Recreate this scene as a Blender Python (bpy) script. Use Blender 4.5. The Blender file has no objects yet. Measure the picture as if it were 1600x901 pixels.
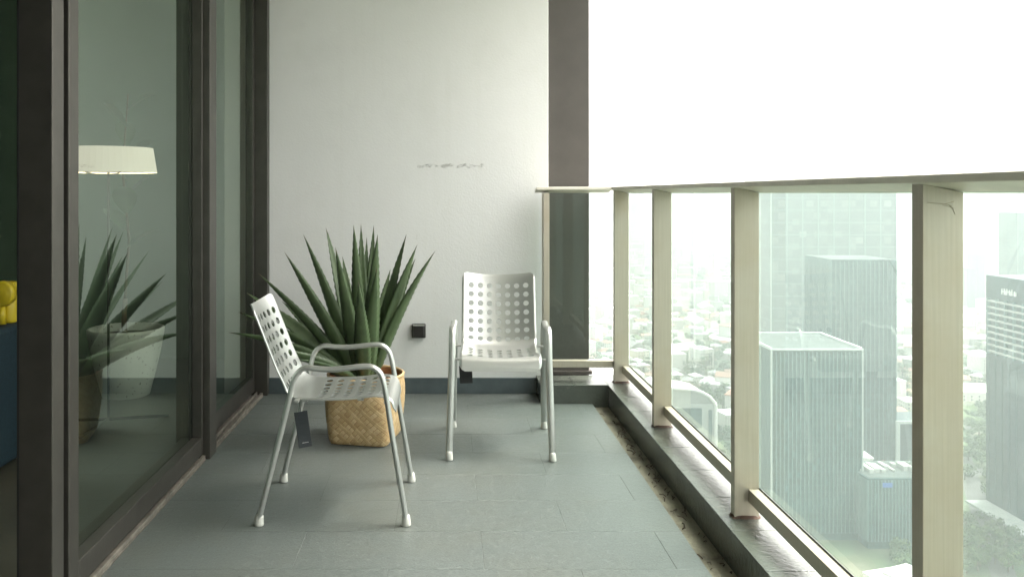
import bpy, math, random
from mathutils import Vector, Matrix
R = math.radians
random.seed(7)
SC = bpy.context.scene
COL = SC.collection

# ------------------------------------------------------------------ camera, sky, sun, exposure
EYE = 1.17          # eye height above the balcony floor
F = 1325.0          # focal length in pixels of a 1600 px wide frame
cam_d = bpy.data.cameras.new("camera")
cam = bpy.data.objects.new("camera", cam_d); COL.objects.link(cam)
cam.location = (0, 0, EYE); cam.rotation_euler = (R(90), 0, 0)
cam_d.sensor_width = 36; cam_d.lens = 36 * F / 1600
cam_d.shift_x = (800 - 697) / 1600; cam_d.shift_y = -(450.5 - 302) / 1600
cam_d.clip_start = 0.05; cam_d.clip_end = 40000
SC.camera = cam

SUN_EL, SUN_AZ = 62.0, 78.0      # azimuth clockwise from +Y
world = bpy.data.worlds.new("World"); SC.world = world; world.use_nodes = True
nt = world.node_tree; nt.nodes.clear()
sky = nt.nodes.new("ShaderNodeTexSky"); sky.sky_type = 'NISHITA'; sky.sun_disc = False
sky.sun_elevation = R(SUN_EL); sky.sun_rotation = R(SUN_AZ)
sky.air_density = 1.6; sky.dust_density = 6.0; sky.altitude = 200
hs = nt.nodes.new("ShaderNodeHueSaturation"); hs.inputs['Saturation'].default_value = 0.12
wm = nt.nodes.new("ShaderNodeMix"); wm.data_type = 'RGBA'; wm.blend_type = 'MULTIPLY'
wm.inputs[0].default_value = 1.0; wm.inputs[7].default_value = (1.0, 0.975, 0.925, 1)   # the photograph's warm balance
bg = nt.nodes.new("ShaderNodeBackground"); bg.inputs['Strength'].default_value = 0.15
wo = nt.nodes.new("ShaderNodeOutputWorld")
nt.links.new(sky.outputs[0], hs.inputs['Color']); nt.links.new(hs.outputs[0], wm.inputs[6])
nt.links.new(wm.outputs[2], bg.inputs['Color']); nt.links.new(bg.outputs[0], wo.inputs['Surface'])

sun_d = bpy.data.lights.new("sun", 'SUN'); sun_d.energy = 0.8; sun_d.angle = R(25); sun_d.color = (1.0, 0.96, 0.9)
sun = bpy.data.objects.new("sun", sun_d); COL.objects.link(sun)
_d = Vector((math.sin(R(SUN_AZ)) * math.cos(R(SUN_EL)), math.cos(R(SUN_AZ)) * math.cos(R(SUN_EL)), math.sin(R(SUN_EL))))
sun.rotation_euler = (-_d).to_track_quat('-Z', 'Y').to_euler()

SC.view_settings.view_transform = 'Standard'; SC.view_settings.look = 'None'
SC.view_settings.gamma = 1.0; SC.view_settings.use_curve_mapping = False
SC.view_settings.exposure = 2.68
SC.cycles.use_denoising = True
SC.cycles.max_bounces = 9; SC.cycles.diffuse_bounces = 5; SC.cycles.glossy_bounces = 5
SC.cycles.transmission_bounces = 6; SC.cycles.transparent_max_bounces = 14
SC.cycles.volume_bounces = 0; SC.cycles.caustics_reflective = False; SC.cycles.caustics_refractive = False
SC.cycles.sample_clamp_indirect = 6

# ------------------------------------------------------------------ helpers
class MB:
    """collects geometry that becomes one mesh object"""
    def __init__(s): s.v = []; s.f = []; s.m = []
    def add(s, vs, fs, mi=0):
        o = len(s.v); s.v += [tuple(p) for p in vs]
        s.f += [tuple(i + o for i in f) for f in fs]; s.m += [mi] * len(fs); return s
    def box(s, x0, x1, y0, y1, z0, z1, mi=0, rz=0, c=None, mat=None):
        vs = [Vector((x, y, z)) for z in (z0, z1) for y in (y0, y1) for x in (x0, x1)]
        if rz:
            c = Vector(c) if c else Vector(((x0+x1)/2, (y0+y1)/2, 0)); M = Matrix.Rotation(rz, 3, 'Z')
            vs = [M @ (p - c) + c for p in vs]
        if mat: vs = [mat @ p for p in vs]
        return s.add(vs, [(0,2,3,1),(4,5,7,6),(0,1,5,4),(1,3,7,5),(3,2,6,7),(2,0,4,6)], mi)
    def lathe(s, prof, n=32, c=(0,0,0), mi=0, caps=True):
        vs = [(c[0]+r*math.cos(2*math.pi*i/n), c[1]+r*math.sin(2*math.pi*i/n), c[2]+z) for r, z in prof for i in range(n)]
        fs = [(k*n+i, k*n+(i+1)%n, (k+1)*n+(i+1)%n, (k+1)*n+i) for k in range(len(prof)-1) for i in range(n)]
        if caps: fs.append(tuple(range(n-1,-1,-1))); fs.append(tuple((len(prof)-1)*n+i for i in range(n)))
        return s.add(vs, fs, mi)
    def tube(s, pts, r, n=12, side=None, ra=None, mi=0, caps=True, tang=None):
        """r in plane / ra along 'side'; r may be a list"""
        P = [Vector(p) for p in pts]; vs = []
        for i, p in enumerate(P):
            if tang: t = Vector(tang[i])
            else: t = (P[min(i+1, len(P)-1)] - P[max(i-1, 0)])
            t.normalize()
            sd = Vector(side) if side else (Vector((0,0,1)) if abs(t.z) < .9 else Vector((1,0,0)))
            sd = (sd - t * sd.dot(t)).normalized(); up = t.cross(sd)
            rr = r[i] if isinstance(r, (list, tuple)) else r
            r2 = rr if ra is None else ra
            for k in range(n):
                a = 2*math.pi*k/n; vs.append(p + sd*math.cos(a)*r2 + up*math.sin(a)*rr)
        N = len(P)
        fs = [(k*n+i, k*n+(i+1)%n, (k+1)*n+(i+1)%n, (k+1)*n+i) for k in range(N-1) for i in range(n)]
        if caps: fs.append(tuple(range(n-1,-1,-1))); fs.append(tuple((N-1)*n+i for i in range(n)))
        return s.add(vs, fs, mi)
    def build(s, name, mats, parent=None, smooth=False, bevel=0, loc=None):
        me = bpy.data.meshes.new(name); me.from_pydata(s.v, [], s.f); me.validate()
        if not isinstance(mats, (list, tuple)): mats = [mats]
        for m in mats: me.materials.append(m)
        if len(mats) > 1:
            for p, mi in zip(me.polygons, s.m): p.material_index = mi
        if smooth:
            for p in me.polygons: p.use_smooth = True
        me.update()
        o = bpy.data.objects.new(name, me); COL.objects.link(o)
        if parent: o.parent = parent
        if loc: o.location = loc
        if bevel:
            b = o.modifiers.new("bevel", 'BEVEL'); b.width = bevel; b.segments = 2; b.limit_method = 'ANGLE'; b.angle_limit = R(50)
        return o

def tag(o, label=None, cat=None, group=None, kind=None):
    if label: o["label"] = label
    if cat: o["category"] = cat
    if group: o["group"] = group
    if kind: o["kind"] = kind
    return o
def thing(name, label, cat, loc=(0,0,0), rz=0, group=None):
    o = bpy.data.objects.new(name, None); COL.objects.link(o); o.location = loc; o.rotation_euler = (0,0,rz)
    o.empty_display_size = .1
    return tag(o, label, cat, group)
def copy_tree(o, parent=None):
    c = o.copy(); COL.objects.link(c); c.parent = parent
    for ch in list(o.children): copy_tree(ch, c)
    return c

# ------------------------------------------------------------------ materials
class N:
    def __init__(s, name):
        s.m = bpy.data.materials.new(name); s.m.use_nodes = True; s.t = s.m.node_tree; s.t.nodes.clear()
        s.out = s.new("ShaderNodeOutputMaterial")
    def new(s, ty, **kw):
        n = s.t.nodes.new(ty)
        for k, v in kw.items(): setattr(n, k, v)
        return n
    def link(s, a, b): s.t.links.new(a, b)
    def coord(s, scale=(1,1,1), which='Object', rot=(0,0,0)):
        tc = s.new("ShaderNodeTexCoord"); mp = s.new("ShaderNodeMapping"); mp.inputs['Scale'].default_value = scale
        mp.inputs['Rotation'].default_value = rot
        s.link(tc.outputs[which], mp.inputs[0]); return mp.outputs[0]
    def noise(s, vec, scale, detail=4, rough=.55, dist=0):
        n = s.new("ShaderNodeTexNoise"); n.inputs['Scale'].default_value = scale; n.inputs['Detail'].default_value = detail
        n.inputs['Roughness'].default_value = rough; n.inputs['Distortion'].default_value = dist
        s.link(vec, n.inputs['Vector']); return n.outputs['Fac']
    def ramp(s, fac, stops):
        r = s.new("ShaderNodeValToRGB"); e = r.color_ramp.elements
        while len(e) < len(stops): e.new(.5)
        for q, (p, c) in zip(e, stops):
            q.position = p; q.color = (c if isinstance(c, tuple) else (c,c,c)) + (1,)
        s.link(fac, r.inputs[0]); return r.outputs[0]
    def mix(s, a, b, fac, mode='MIX'):
        m = s.new("ShaderNodeMix", data_type='RGBA', blend_type=mode)
        for k, v in ((6, a), (7, b), (0, fac)):
            if isinstance(v, bpy.types.NodeSocket): s.link(v, m.inputs[k])
            elif k == 0: m.inputs[0].default_value = v
            else: m.inputs[k].default_value = tuple(v) + (1,)
        return m.outputs[2]
    def bump(s, h, strength=.3, dist=.01):
        b = s.new("ShaderNodeBump"); b.inputs['Strength'].default_value = strength; b.inputs['Distance'].default_value = dist
        s.link(h, b.inputs['Height']); return b.outputs[0]
    def principled(s, col, rough=.5, metal=0, bump=None, spec=None, **kw):
        p = s.new("ShaderNodeBsdfPrincipled")
        if isinstance(col, bpy.types.NodeSocket): s.link(col, p.inputs['Base Color'])
        else: p.inputs['Base Color'].default_value = tuple(col) + (1,)
        if isinstance(rough, bpy.types.NodeSocket): s.link(rough, p.inputs['Roughness'])
        else: p.inputs['Roughness'].default_value = rough
        p.inputs['Metallic'].default_value = metal
        if spec is not None: p.inputs['Specular IOR Level'].default_value = spec
        if bump is not None: s.link(bump, p.inputs['Normal'])
        s.link(p.outputs[0], s.out.inputs['Surface']); s.p = p; return s.m

def plain(name, col, rough=.6, metal=0, var=.18, scale=6, bump=.0, bscale=60, spec=None, which='Object'):
    n = N(name); v = n.coord(which=which); f = n.noise(v, scale, 5)
    dark = tuple(c*(1-var) for c in col); lite = tuple(min(1, c*(1+var)) for c in col)
    c = n.ramp(f, [(.3, dark), (.7, lite)])
    b = n.bump(n.noise(v, bscale, 3), bump, .004) if bump else None
    return n.principled(c, rough, metal, b, spec)

def m_floor():
    n = N("slate_tile"); v = n.coord()
    g = n.new("ShaderNodeNewGeometry")
    base = n.ramp(g.outputs['Random Per Island'], [(0, (.078,.093,.087)), (1, (.086,.101,.095))])
    f = n.noise(v, 2.2, 6, .62)
    c = n.mix(base, (.082,.088,.072), n.ramp(f, [(.45, 0.0), (.70, .65)]))
    f2 = n.noise(v, 45, 4, .7)
    c = n.mix(c, (.150,.165,.152), n.ramp(f2, [(.42, 0.0), (.70, .5)]))
    w = n.noise(v, 130, 3, .7)
    c = n.mix(c, (.06,.066,.06), n.ramp(w, [(.36, .6), (.52, 0.0)]))
    dust = n.noise(v, 9, 8, .8)
    c = n.mix(c, (.36,.37,.33), n.ramp(dust, [(.64, 0.0), (.72, .5)]))
    h = n.mix(n.noise(v, 38, 4, .6), n.noise(v, 150, 3, .6), .45)
    return n.principled(c, n.ramp(f2, [(.3, .36), (.7, .55)]), 0, n.bump(h, .55, .004))
M = {}
M['tile'] = m_floor()
def m_kerb():
    n = N("kerb_tile"); v = n.coord(); f = n.noise(v, 3, 6, .65)
    c = n.ramp(f, [(.3, (.058,.066,.056)), (.75, (.10,.112,.094))])
    c = n.mix(c, (.23,.22,.18), n.ramp(n.noise(v, 14, 7, .75), [(.58, 0.0), (.74, .5)]))
    h = n.mix(n.noise(v, 40, 3, .6), n.noise(v, 120, 3, .6), .4)
    return n.principled(c, .20, 0, n.bump(h, .9, .005), spec=.7)
M['kerb'] = m_kerb()
M['grout'] = plain("grout", (.085,.092,.082), .9, var=.35, scale=20)
M['skirt'] = plain("skirting_slate", (.075,.098,.105), .55, var=.25, scale=8, bump=.2)
def m_gutter():
    n = N("gutter_dirt"); v = n.coord(); f = n.noise(v, 7, 8, .7)
    c = n.ramp(f, [(.3, (.045,.036,.024)), (.45, (.15,.135,.095)), (.7, (.24,.225,.165))])
    return n.principled(c, .9, 0, n.bump(n.noise(v, 60, 5, .7), .8, .01))
M['gutter'] = m_gutter()
def m_wall():
    n = N("painted_plaster"); v = n.coord(); f = n.noise(v, 1.1, 6, .6)
    c = n.ramp(f, [(.3, (.76,.765,.75)), (.7, (.80,.805,.79))])
    vs = n.coord((9, 1, .5)); c = n.mix(c, (.66,.66,.61), n.ramp(n.noise(vs, 1.3, 6, .7), [(.52, 0.0), (.82, .30)]))
    c = n.mix(c, (.72,.725,.70), n.ramp(n.noise(v, 3.1, 7, .7), [(.5, 0.0), (.75, .6)]))
    spk = n.noise(v, 26, 3, .5); c = n.mix(c, (.45,.44,.38), n.ramp(spk, [(.74, 0.0), (.79, .5)]))
    h = n.mix(n.noise(v, 5, 4), n.noise(v, 90, 3), .4)
    return n.principled(c, .62, 0, n.bump(h, .35, .006))
M['wall'] = m_wall()
M['ceiling'] = plain("ceiling_paint", (.80,.80,.77), .8, var=.04)
M['bronze'] = plain("bronze_aluminium", (.070,.066,.057), .40, .6, var=.12, scale=14, bump=.05)
M['column'] = plain("brown_column_paint", (.078,.070,.062), .6, var=.10, scale=6, bump=.1)
M['track'] = plain("worn_track", (.17,.155,.13), .55, .3, var=.35, scale=22)
M['gasket'] = plain("black_gasket", (.012,.012,.012), .5)
def m_steel():
    n = N("brushed_steel"); v = n.coord((60, 60, 1.2)); f = n.noise(v, 3, 4, .6)
    v2 = n.coord(); g = n.noise(v2, 3.5, 6, .65)
    c = n.ramp(f, [(.2, (.44,.40,.33)), (.8, (.53,.485,.405))])
    c = n.mix(c, (.42,.35,.24), n.ramp(g, [(.45, 0.0), (.75, .6)]))
    return n.principled(c, n.ramp(g, [(.3, .36), (.7, .50)]), .50, n.bump(f, .08, .002))
M['steel'] = m_steel()
M['steel_rail'] = plain('handrail_steel', (.72,.68,.59), .42, .25, var=.10, scale=8)
M['rust'] = plain("rust", (.055,.032,.022), .9, var=.7, scale=40, bump=.6)
def m_alu():
    n = N("satin_aluminium"); v = n.coord(); g = n.noise(v, 260, 2, .5); f = n.noise(v, 5, 4)
    c = n.ramp(f, [(.3, (.43,.44,.42)), (.7, (.48,.49,.47))])
    return n.principled(c, .33, .85, n.bump(g, .04, .001))
M['alu'] = m_alu()
M['foot'] = plain("white_rubber", (.50,.50,.46), .6, var=.15, scale=40)
M['screw'] = plain("bracket_metal", (.45,.45,.43), .4, .8)
M['black_plastic'] = plain("black_plastic", (.012,.012,.012), .4)
M['tag_card'] = plain("tag_card", (.055,.062,.07), .5, var=.1, scale=14)
M['tag_black'] = plain("tag_black", (.008,.008,.009), .6)
M['tag_print'] = plain("tag_print", (.75,.75,.75), .6)
def glass(name, tint, ior, rough=0.0, dirt=0.0):
    n = N(name)
    tr = n.new("ShaderNodeBsdfTransparent"); tr.inputs[0].default_value = tint + (1,)
    gl = n.new("ShaderNodeBsdfGlossy"); gl.inputs['Color'].default_value = (.84,.98,.88,1); gl.inputs['Roughness'].default_value = rough
    fr = n.new("ShaderNodeFresnel"); fr.inputs['IOR'].default_value = ior
    geo = n.new("ShaderNodeNewGeometry"); ix = n.new("ShaderNodeMix", data_type='FLOAT')
    ix.inputs[2].default_value = ior; ix.inputs[3].default_value = 1/ior
    n.link(geo.outputs['Backfacing'], ix.inputs[0]); n.link(ix.outputs[0], fr.inputs['IOR'])
    mx = n.new("ShaderNodeMixShader"); n.link(fr.outputs[0], mx.inputs[0]); n.link(tr.outputs[0], mx.inputs[1]); n.link(gl.outputs[0], mx.inputs[2])
    o = mx.outputs[0]
    if dirt:
        df = n.new("ShaderNodeBsdfDiffuse"); df.inputs[0].default_value = (.5,.55,.5,1)
        m2 = n.new("ShaderNodeMixShader"); n.link(n.ramp(n.noise(n.coord(), 2.2, 6, .7), [(.35, dirt*.35), (.75, dirt)]), m2.inputs[0])
        n.link(o, m2.inputs[1]); n.link(df.outputs[0], m2.inputs[2]); o = m2.outputs[0]
    n.link(o, n.out.inputs['Surface']); return n.m
M['door_glass'] = glass("door_glass", (.72,.77,.70), 3.5, dirt=.015)
M['rail_glass'] = glass("rail_glass", (.73,.815,.785), 1.5, dirt=.045)
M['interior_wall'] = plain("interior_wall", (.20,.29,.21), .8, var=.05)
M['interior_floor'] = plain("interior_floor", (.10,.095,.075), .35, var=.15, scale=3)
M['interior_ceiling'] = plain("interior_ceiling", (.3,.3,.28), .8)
M['blue_fabric'] = plain("blue_fabric", (.009,.028,.045), .8, var=.15, scale=60)
M['yellow'] = plain("yellow_enamel", (.70,.52,.03), .35, var=.06)
M['dark_metal'] = plain("dark_metal", (.012,.012,.011), .4, .3)

# ------------------------------------------------------------------ balcony shell
X_T = .815      # right edge of floor tiles
mb = MB(); gap = .0005
bounds = [4.72 - .2965*k for k in range(0, 28)]
rows = [(4.722, 4.968)] + [(bounds[i+1], bounds[i]) for i in range(len(bounds)-1)]
for i, (ya, yb) in enumerate(rows):
    off = .42 if i % 2 == 0 else .12
    xs = [-1.056] + [off + .6*k for k in range(-3, 3) if -1.0 < off + .6*k < (X_T-.03)] + [X_T]
    for xa, xb in zip(xs[:-1], xs[1:]):
        z = -random.random()*.0006
        if i == 0 and xa > .5: continue
        if i == 0: xb = min(xb, .524)
        a, b, c, d = xa+gap, xb-gap, ya+gap, yb-gap; e = .0009
        vs = [(a,c,z-.0008),(b,c,z-.0008),(b,d,z-.0008),(a,d,z-.0008),(a+e,c+e,z),(b-e,c+e,z),(b-e,d-e,z),(a+e,d-e,z)]
        mb.add(vs, [(4,5,6,7),(0,1,5,4),(1,2,6,5),(2,3,7,6),(3,0,4,7)])
fl = mb.build("floor", M['tile']); tag(fl, kind="structure")
g = MB().box(-1.056, X_T, -3.3, 4.97, -.05, -.0013).build("floor_bed", M['grout']); tag(g, kind="structure")
g = MB().box(X_T+.001, .904, -3.3, 4.719, -.07, -.019).build("gutter_floor", M['gutter']); tag(g, kind="structure")
g = MB().box(-1.3, 1.12, -3.3, 5.3, -.38, -.0705).build("balcony_slab", M['ceiling']); tag(g, kind="structure")
# kerbs: core + tile pieces on top
kb = MB()
kb.box(.905, 1.12, -3.3, 4.97, -.07, .096)
kb.box(.527, .904, 4.721, 4.97, -.07, .096)
y = 4.97 - .24; ys = [4.97]
while y > -3.3: ys.append(y); y -= .292
for a, b in zip(ys[:-1], ys[1:]): kb.box(.902, 1.125, b+.0012, a-.0012, .0965, .105)
kb.box(.527, .713, 4.718, 4.97, .0965, .105); kb.box(.715, .901, 4.718, 4.97, .0965, .105)
k = kb.build("kerb", M['kerb'], bevel=.002); tag(k, kind="structure")
c = MB().box(-1.3, 1.14, -3.3, 5.35, 2.78, 3.0).build("balcony_ceiling", M['ceiling']); tag(c, kind="structure")

# white end wall
w = thing("balcony_wall", "white painted end wall of the balcony behind the agave and both chairs", "wall", (-.22, 4.97, 0))
def P(o): return o
def under(o, parent):      # keep world coordinates of a mesh built in world space
    o.parent = parent; o.matrix_parent_inverse = parent_matrix(parent).inverted(); return o
def parent_matrix(p): return Matrix.Translation(p.location) @ p.rotation_euler.to_matrix().to_4x4()
under(MB().box(-1.30, .60, 4.97, 5.16, -.07, 2.78).build("plaster_face", M['wall'], bevel=.004), w)
under(MB().box(-1.036, .526, 4.955, 4.9697, 0, .092).build("skirting", M['skirt'], bevel=.002), w)
def m_scuff():
    n = N("scuff_mark"); v = n.coord((1, 1, 1)); f = n.noise(v, 34, 6, .8); 
    tr = n.new("ShaderNodeBsdfTransparent"); df = n.new("ShaderNodeBsdfDiffuse"); df.inputs[0].default_value = (.25,.25,.22,1)
    mx = n.new("ShaderNodeMixShader"); n.link(n.ramp(f, [(.46, 0.0), (.62, .55)]), mx.inputs[0])
    n.link(tr.outputs[0], mx.inputs[1]); n.link(df.outputs[0], mx.inputs[2]); n.link(mx.outputs[0], n.out.inputs['Surface']); return n.m
M['scuff'] = m_scuff()
s = MB()
xs = [(652+i*4) for i in range(27)]
def px(x, y, Y): return ((x-697)/F*Y, Y, EYE-(y-302)/F*Y)
up = [px(x, 256.5+1.5*math.sin(i*.9)+.8*random.random(), 4.9665) for i, x in enumerate(xs)]
lo = [px(x, 261.5+1.5*math.sin(i*1.3)+.8*random.random(), 4.9665) for i, x in enumerate(xs)]
s.add(up+lo, [(i, i+1, len(xs)+i+1, len(xs)+i) for i in range(len(xs)-1)])
sc_ = s.build("scuff_mark", M['scuff']); under(sc_, w)

sk = thing("wall_socket", "small black square outdoor socket low on the white wall", "socket", (-.160, 4.97, .368))
under(MB().box(-.200, -.119, 4.945, 4.9698, .327, .408).build("backplate", M['black_plastic'], bevel=.004), sk)
under(MB().box(-.192, -.127, 4.930, 4.9449, .333, .398).build("flap_cover", M['black_plastic'], bevel=.006), sk)
under(MB().box(-.194, -.125, 4.926, 4.9449, .399, .405).build("hood", M['screw'], bevel=.002), sk)

colm = thing("brown_column", "dark brown painted square column at the far end of the railing", "column", (.72, 5.1, 0))
under(MB().box(.603, .842, 4.99, 5.30, -.38, 2.78).build("column_shaft", M['column'], bevel=.004), colm)
under(MB().box(.606, .860, 4.985, 5.31, .106, .128).build("column_foot_trim", M['column'], bevel=.003), colm)
# wall closing the balcony behind the viewer
bw = MB().box(-1.3, 1.12, -3.45, -3.301, -.07, 2.78).build("rear_wall", M['wall']); tag(bw, "white painted wall closing the near end of the balcony", "wall")

# ------------------------------------------------------------------ glazed door front on the left
fr = thing("door_frame", "dark bronze aluminium frame and track holding the sliding glass doors", "door frame", (-1.08, 2.5, 0))
fm = lambda mbx, nm, mt='bronze', bev=.0025: under(mbx.build(nm, M[mt], bevel=bev), fr)
def post(y0, y1, x1=-1.040, xo=-1.135):
    q = MB(); q.box(xo, x1, y0, y1, .0, 2.55)
    return fm(q, "post")
post(2.24, 2.308); post(3.735, 3.842); post(4.905, 4.968, -1.034, -1.15); post(.62, .72)
for ya in (2.238, 3.733):      # seams and screws of the near faces
    fm(MB().box(-1.131, -1.127, ya-.0012, ya-.0002, .02, 2.5), "seam", 'gasket', 0)
fm(MB().box(-1.20, -1.028, -3.3, 4.968, 2.551, 2.66), "head")
tk = MB(); tk.box(-1.20, -1.058, -3.3, 4.968, -.05, .004); tk.box(-1.075, -1.060, -3.3, 4.968, .0045, .018)
tk.box(-1.098, -1.092, -3.3, 4.968, .0045, .022); tk.box(-1.135, -1.129, -3.3, 4.968, .0045, .022)
fm(tk, "track", 'track', .0015)
lint = MB().box(-1.30, -1.05, -3.3, 4.968, 2.661, 2.779).build("lintel", M['wall']); tag(lint, "white lintel above the sliding doors", "lintel")

def panel(label, xf, y0, y1, s0, s1, zr=.10, gd=.045):
    """sliding door leaf: face plane xf (towards the balcony), stiles of width s0/s1"""
    t = thing("sliding_door", label, "door", (xf, (y0+y1)/2, 0))
    d = .045
    if s0: under(MB().box(xf-d, xf, y0, y0+s0, .024, 2.53).build("stile", M['bronze'], bevel=.003), t)
    if s1: under(MB().box(xf-d, xf, y1-s1, y1, .024, 2.53).build("stile", M['bronze'], bevel=.003), t)
    under(MB().box(xf-d, xf-.0005, y0+s0+.0005, y1-s1-.0005, .024, zr).build("bottom_rail", M['bronze'], bevel=.003), t)
    under(MB().box(xf-d, xf-.0005, y0+s0+.0005, y1-s1-.0005, 2.44, 2.53).build("top_rail", M['bronze'], bevel=.003), t)
    gx = xf-gd
    under(MB().add([(gx,y0+s0,zr-.01),(gx,y1-s1,zr-.01),(gx,y1-s1,2.45),(gx,y0+s0,2.45)], [(0,1,2,3)]).build("glass_pane", M['door_glass']), t)
    return t
panel("nearer sliding glass door reflecting the agave, its lit lamp and pot behind", -1.070, 2.406, 3.732, .066, .012)
panel("farther narrow sliding glass door next to the white wall", -1.108, 3.844, 4.903, .012, .03, .112, .006)
panel("sliding glass door behind the viewer at the near end of the balcony", -1.070, -.75, .618, .07, .07)
fm(MB().box(-1.130, -1.112, 2.309, 2.404, .024, 2.53), "jamb_seal", 'gasket', 0)
fw = MB().box(-1.30, -1.06, -3.3, -.752, .005, 2.55).build("facade_wall", M['wall']); tag(fw, "white facade wall beside the near sliding door", "wall")

# ------------------------------------------------------------------ interior
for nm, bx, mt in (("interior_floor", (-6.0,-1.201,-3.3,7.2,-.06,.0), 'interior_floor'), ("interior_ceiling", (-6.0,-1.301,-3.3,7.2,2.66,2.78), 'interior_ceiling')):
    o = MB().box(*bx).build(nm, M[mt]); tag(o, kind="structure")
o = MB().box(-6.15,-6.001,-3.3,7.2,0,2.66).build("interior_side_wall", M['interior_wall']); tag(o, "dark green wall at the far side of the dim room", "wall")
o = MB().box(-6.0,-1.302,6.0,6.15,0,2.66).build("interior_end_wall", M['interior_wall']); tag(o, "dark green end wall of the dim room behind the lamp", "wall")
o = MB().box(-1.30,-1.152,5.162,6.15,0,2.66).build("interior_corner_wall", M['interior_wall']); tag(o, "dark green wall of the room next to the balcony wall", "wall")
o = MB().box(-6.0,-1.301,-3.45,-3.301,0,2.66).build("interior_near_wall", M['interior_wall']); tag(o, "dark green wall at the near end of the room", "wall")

# blue sofa end with a yellow vase on it
so = thing("blue_sofa", "dark blue upholstered sofa seen through the open door at the left edge", "sofa", (-2.2, 3.2, 0))
under(MB().box(-2.10, -1.80, 2.4, 3.95, .055, .62).build("arm_panel", M['blue_fabric'], bevel=.02), so)
under(MB().box(-2.9, -2.101, 2.4, 3.95, .055, .42).build("seat_cushion", M['blue_fabric'], bevel=.03), so)
for fx in (-2.8, -1.86):
    for fy in (2.46, 3.88): under(MB().lathe([(.018,0),(.024,.0548)], 12, (fx, fy, 0)).build("leg", M['dark_metal']), so)
yv = thing("yellow_vase", "yellow enamel vase of round tubes standing on the blue sofa arm", "vase", (-1.92, 3.62, .62))
q = MB(); 
prof = [(.026,0),(.030,.004),(.031,.012),(.031,.172),(.029,.173),(.028,.03),(.002,.028)]
under(q.lathe(prof, 28, (-1.864, 3.62, .6205), caps=False).build("tube_body", M['yellow'], smooth=True), yv)
q = MB(); n = 28; vs = []
for yy, rr in ((3.545,.0),(3.545,.050),(3.55,.054),(3.588,.054),(3.588,.050),(3.555,.046)):
    vs += [(-1.868+rr*math.cos(2*math.pi*i/n), yy, .748+rr*math.sin(2*math.pi*i/n)) for i in range(n)]
q.add(vs, [(k*n+i, k*n+(i+1)%n, (k+1)*n+(i+1)%n, (k+1)*n+i) for k in range(5) for i in range(n)])
under(q.build("round_bowl", M['yellow'], smooth=True), yv)
under(MB().lathe([(.018,0),(.014,.076)], 20, (-1.868, 3.565, .6205)).build("bowl_foot", M['yellow'], smooth=True), yv)

# floor lamp
LX, LY = -1.70, 4.27
lamp = thing("floor_lamp", "lit floor lamp with wide white drum shade on a thin black tripod stem", "lamp", (LX, LY, 0))
def m_shade():
    n = N("lamp_shade_lit"); em = n.new("ShaderNodeEmission"); em.inputs[0].default_value = (1,.86,.72,1); em.inputs[1].default_value = .11
    df = n.new("ShaderNodeBsdfDiffuse"); df.inputs[0].default_value = (.85,.84,.78,1)
    ad = n.new("ShaderNodeAddShader"); n.link(em.outputs[0], ad.inputs[0]); n.link(df.outputs[0], ad.inputs[1]); n.link(ad.outputs[0], n.out.inputs['Surface']); return n.m
M['shade'] = m_shade()
q = MB().lathe([(.212,1.395),(.214,1.398),(.233,1.275),(.231,1.274)], 48, (LX,LY,0), caps=False)
q.lathe([(.0,1.385),(.211,1.388)], 48, (LX,LY,0), caps=False)
q.lathe([(.229,1.279),(.15,1.277),(.0,1.277)], 48, (LX,LY,0), caps=False)
under(q.build("lamp_shade", M['shade'], smooth=False), lamp)
under(MB().tube([(LX,LY,.03),(LX,LY,1.276)], .0065, 10).build("pole", M['dark_metal'], smooth=True), lamp)
q = MB()
for s_ in (-1, 1): q.tube([(LX,LY-.0,1.262),(LX+s_*.06,LY-.05,1.266),(LX+s_*.10,LY-.08,1.282)], .004, 6)
under(q.build("shade_bracket", M['dark_metal']), lamp)
for a in (-100, 35, 165):
    ex, ey = LX+.30*math.cos(R(a)), LY+.30*math.sin(R(a))
    under(MB().tube([(LX,LY,.035),(ex,ey,.008)], .008, 8).build("leg", M['dark_metal'], smooth=True), lamp)
ld = bpy.data.lights.new("bulb", 'POINT'); ld.energy = 2.5; ld.color = (1,.78,.52); ld.shadow_soft_size = .05
lo_ = bpy.data.objects.new("bulb", ld); COL.objects.link(lo_); lo_.parent = lamp; lo_.location = (0,0,1.33)

# indoor pot with rubber plant
def m_terrazzo():
    n = N("speckled_pot"); v = n.coord(); c = n.ramp(n.noise(v, 6, 4), [(.3,(.72,.75,.68)),(.7,(.80,.82,.76))])
    c = n.mix(c, (.16,.15,.12), n.ramp(n.noise(v, 55, 2, .5), [(.66,0.0),(.70,.8)]))
    return n.principled(c, .6, 0, n.bump(n.noise(v, 60, 2), .2, .003))
M['terrazzo'] = m_terrazzo()
M['soil'] = plain("soil", (.035,.025,.017), .95, var=.5, scale=60, bump=.8)
M['bark'] = plain("bark", (.13,.085,.05), .85, var=.35, scale=40, bump=.5)
M['leaf_in'] = plain("indoor_leaf", (.07,.13,.06), .35, var=.25, scale=10)
PX, PY = -1.86, 4.93
pot = thing("planter_pot", "speckled pale stone pot on the floor inside the room", "plant pot", (PX,PY,0))
prof = [(.125,0),(.132,.004),(.165,.13),(.195,.26),(.213,.37),(.213,.388),(.206,.392),(.194,.388),(.190,.34),(.01,.335)]
under(MB().lathe(prof[:8]+[(.190,.345)], 48, (PX,PY,0), caps=False).build("pot_body", M['terrazzo'], smooth=True), pot)
under(MB().lathe([(.191,.345),(.1,.352),(.001,.350)], 48, (PX,PY,0), caps=False).build("soil", M['soil'], smooth=True), pot)
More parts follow.
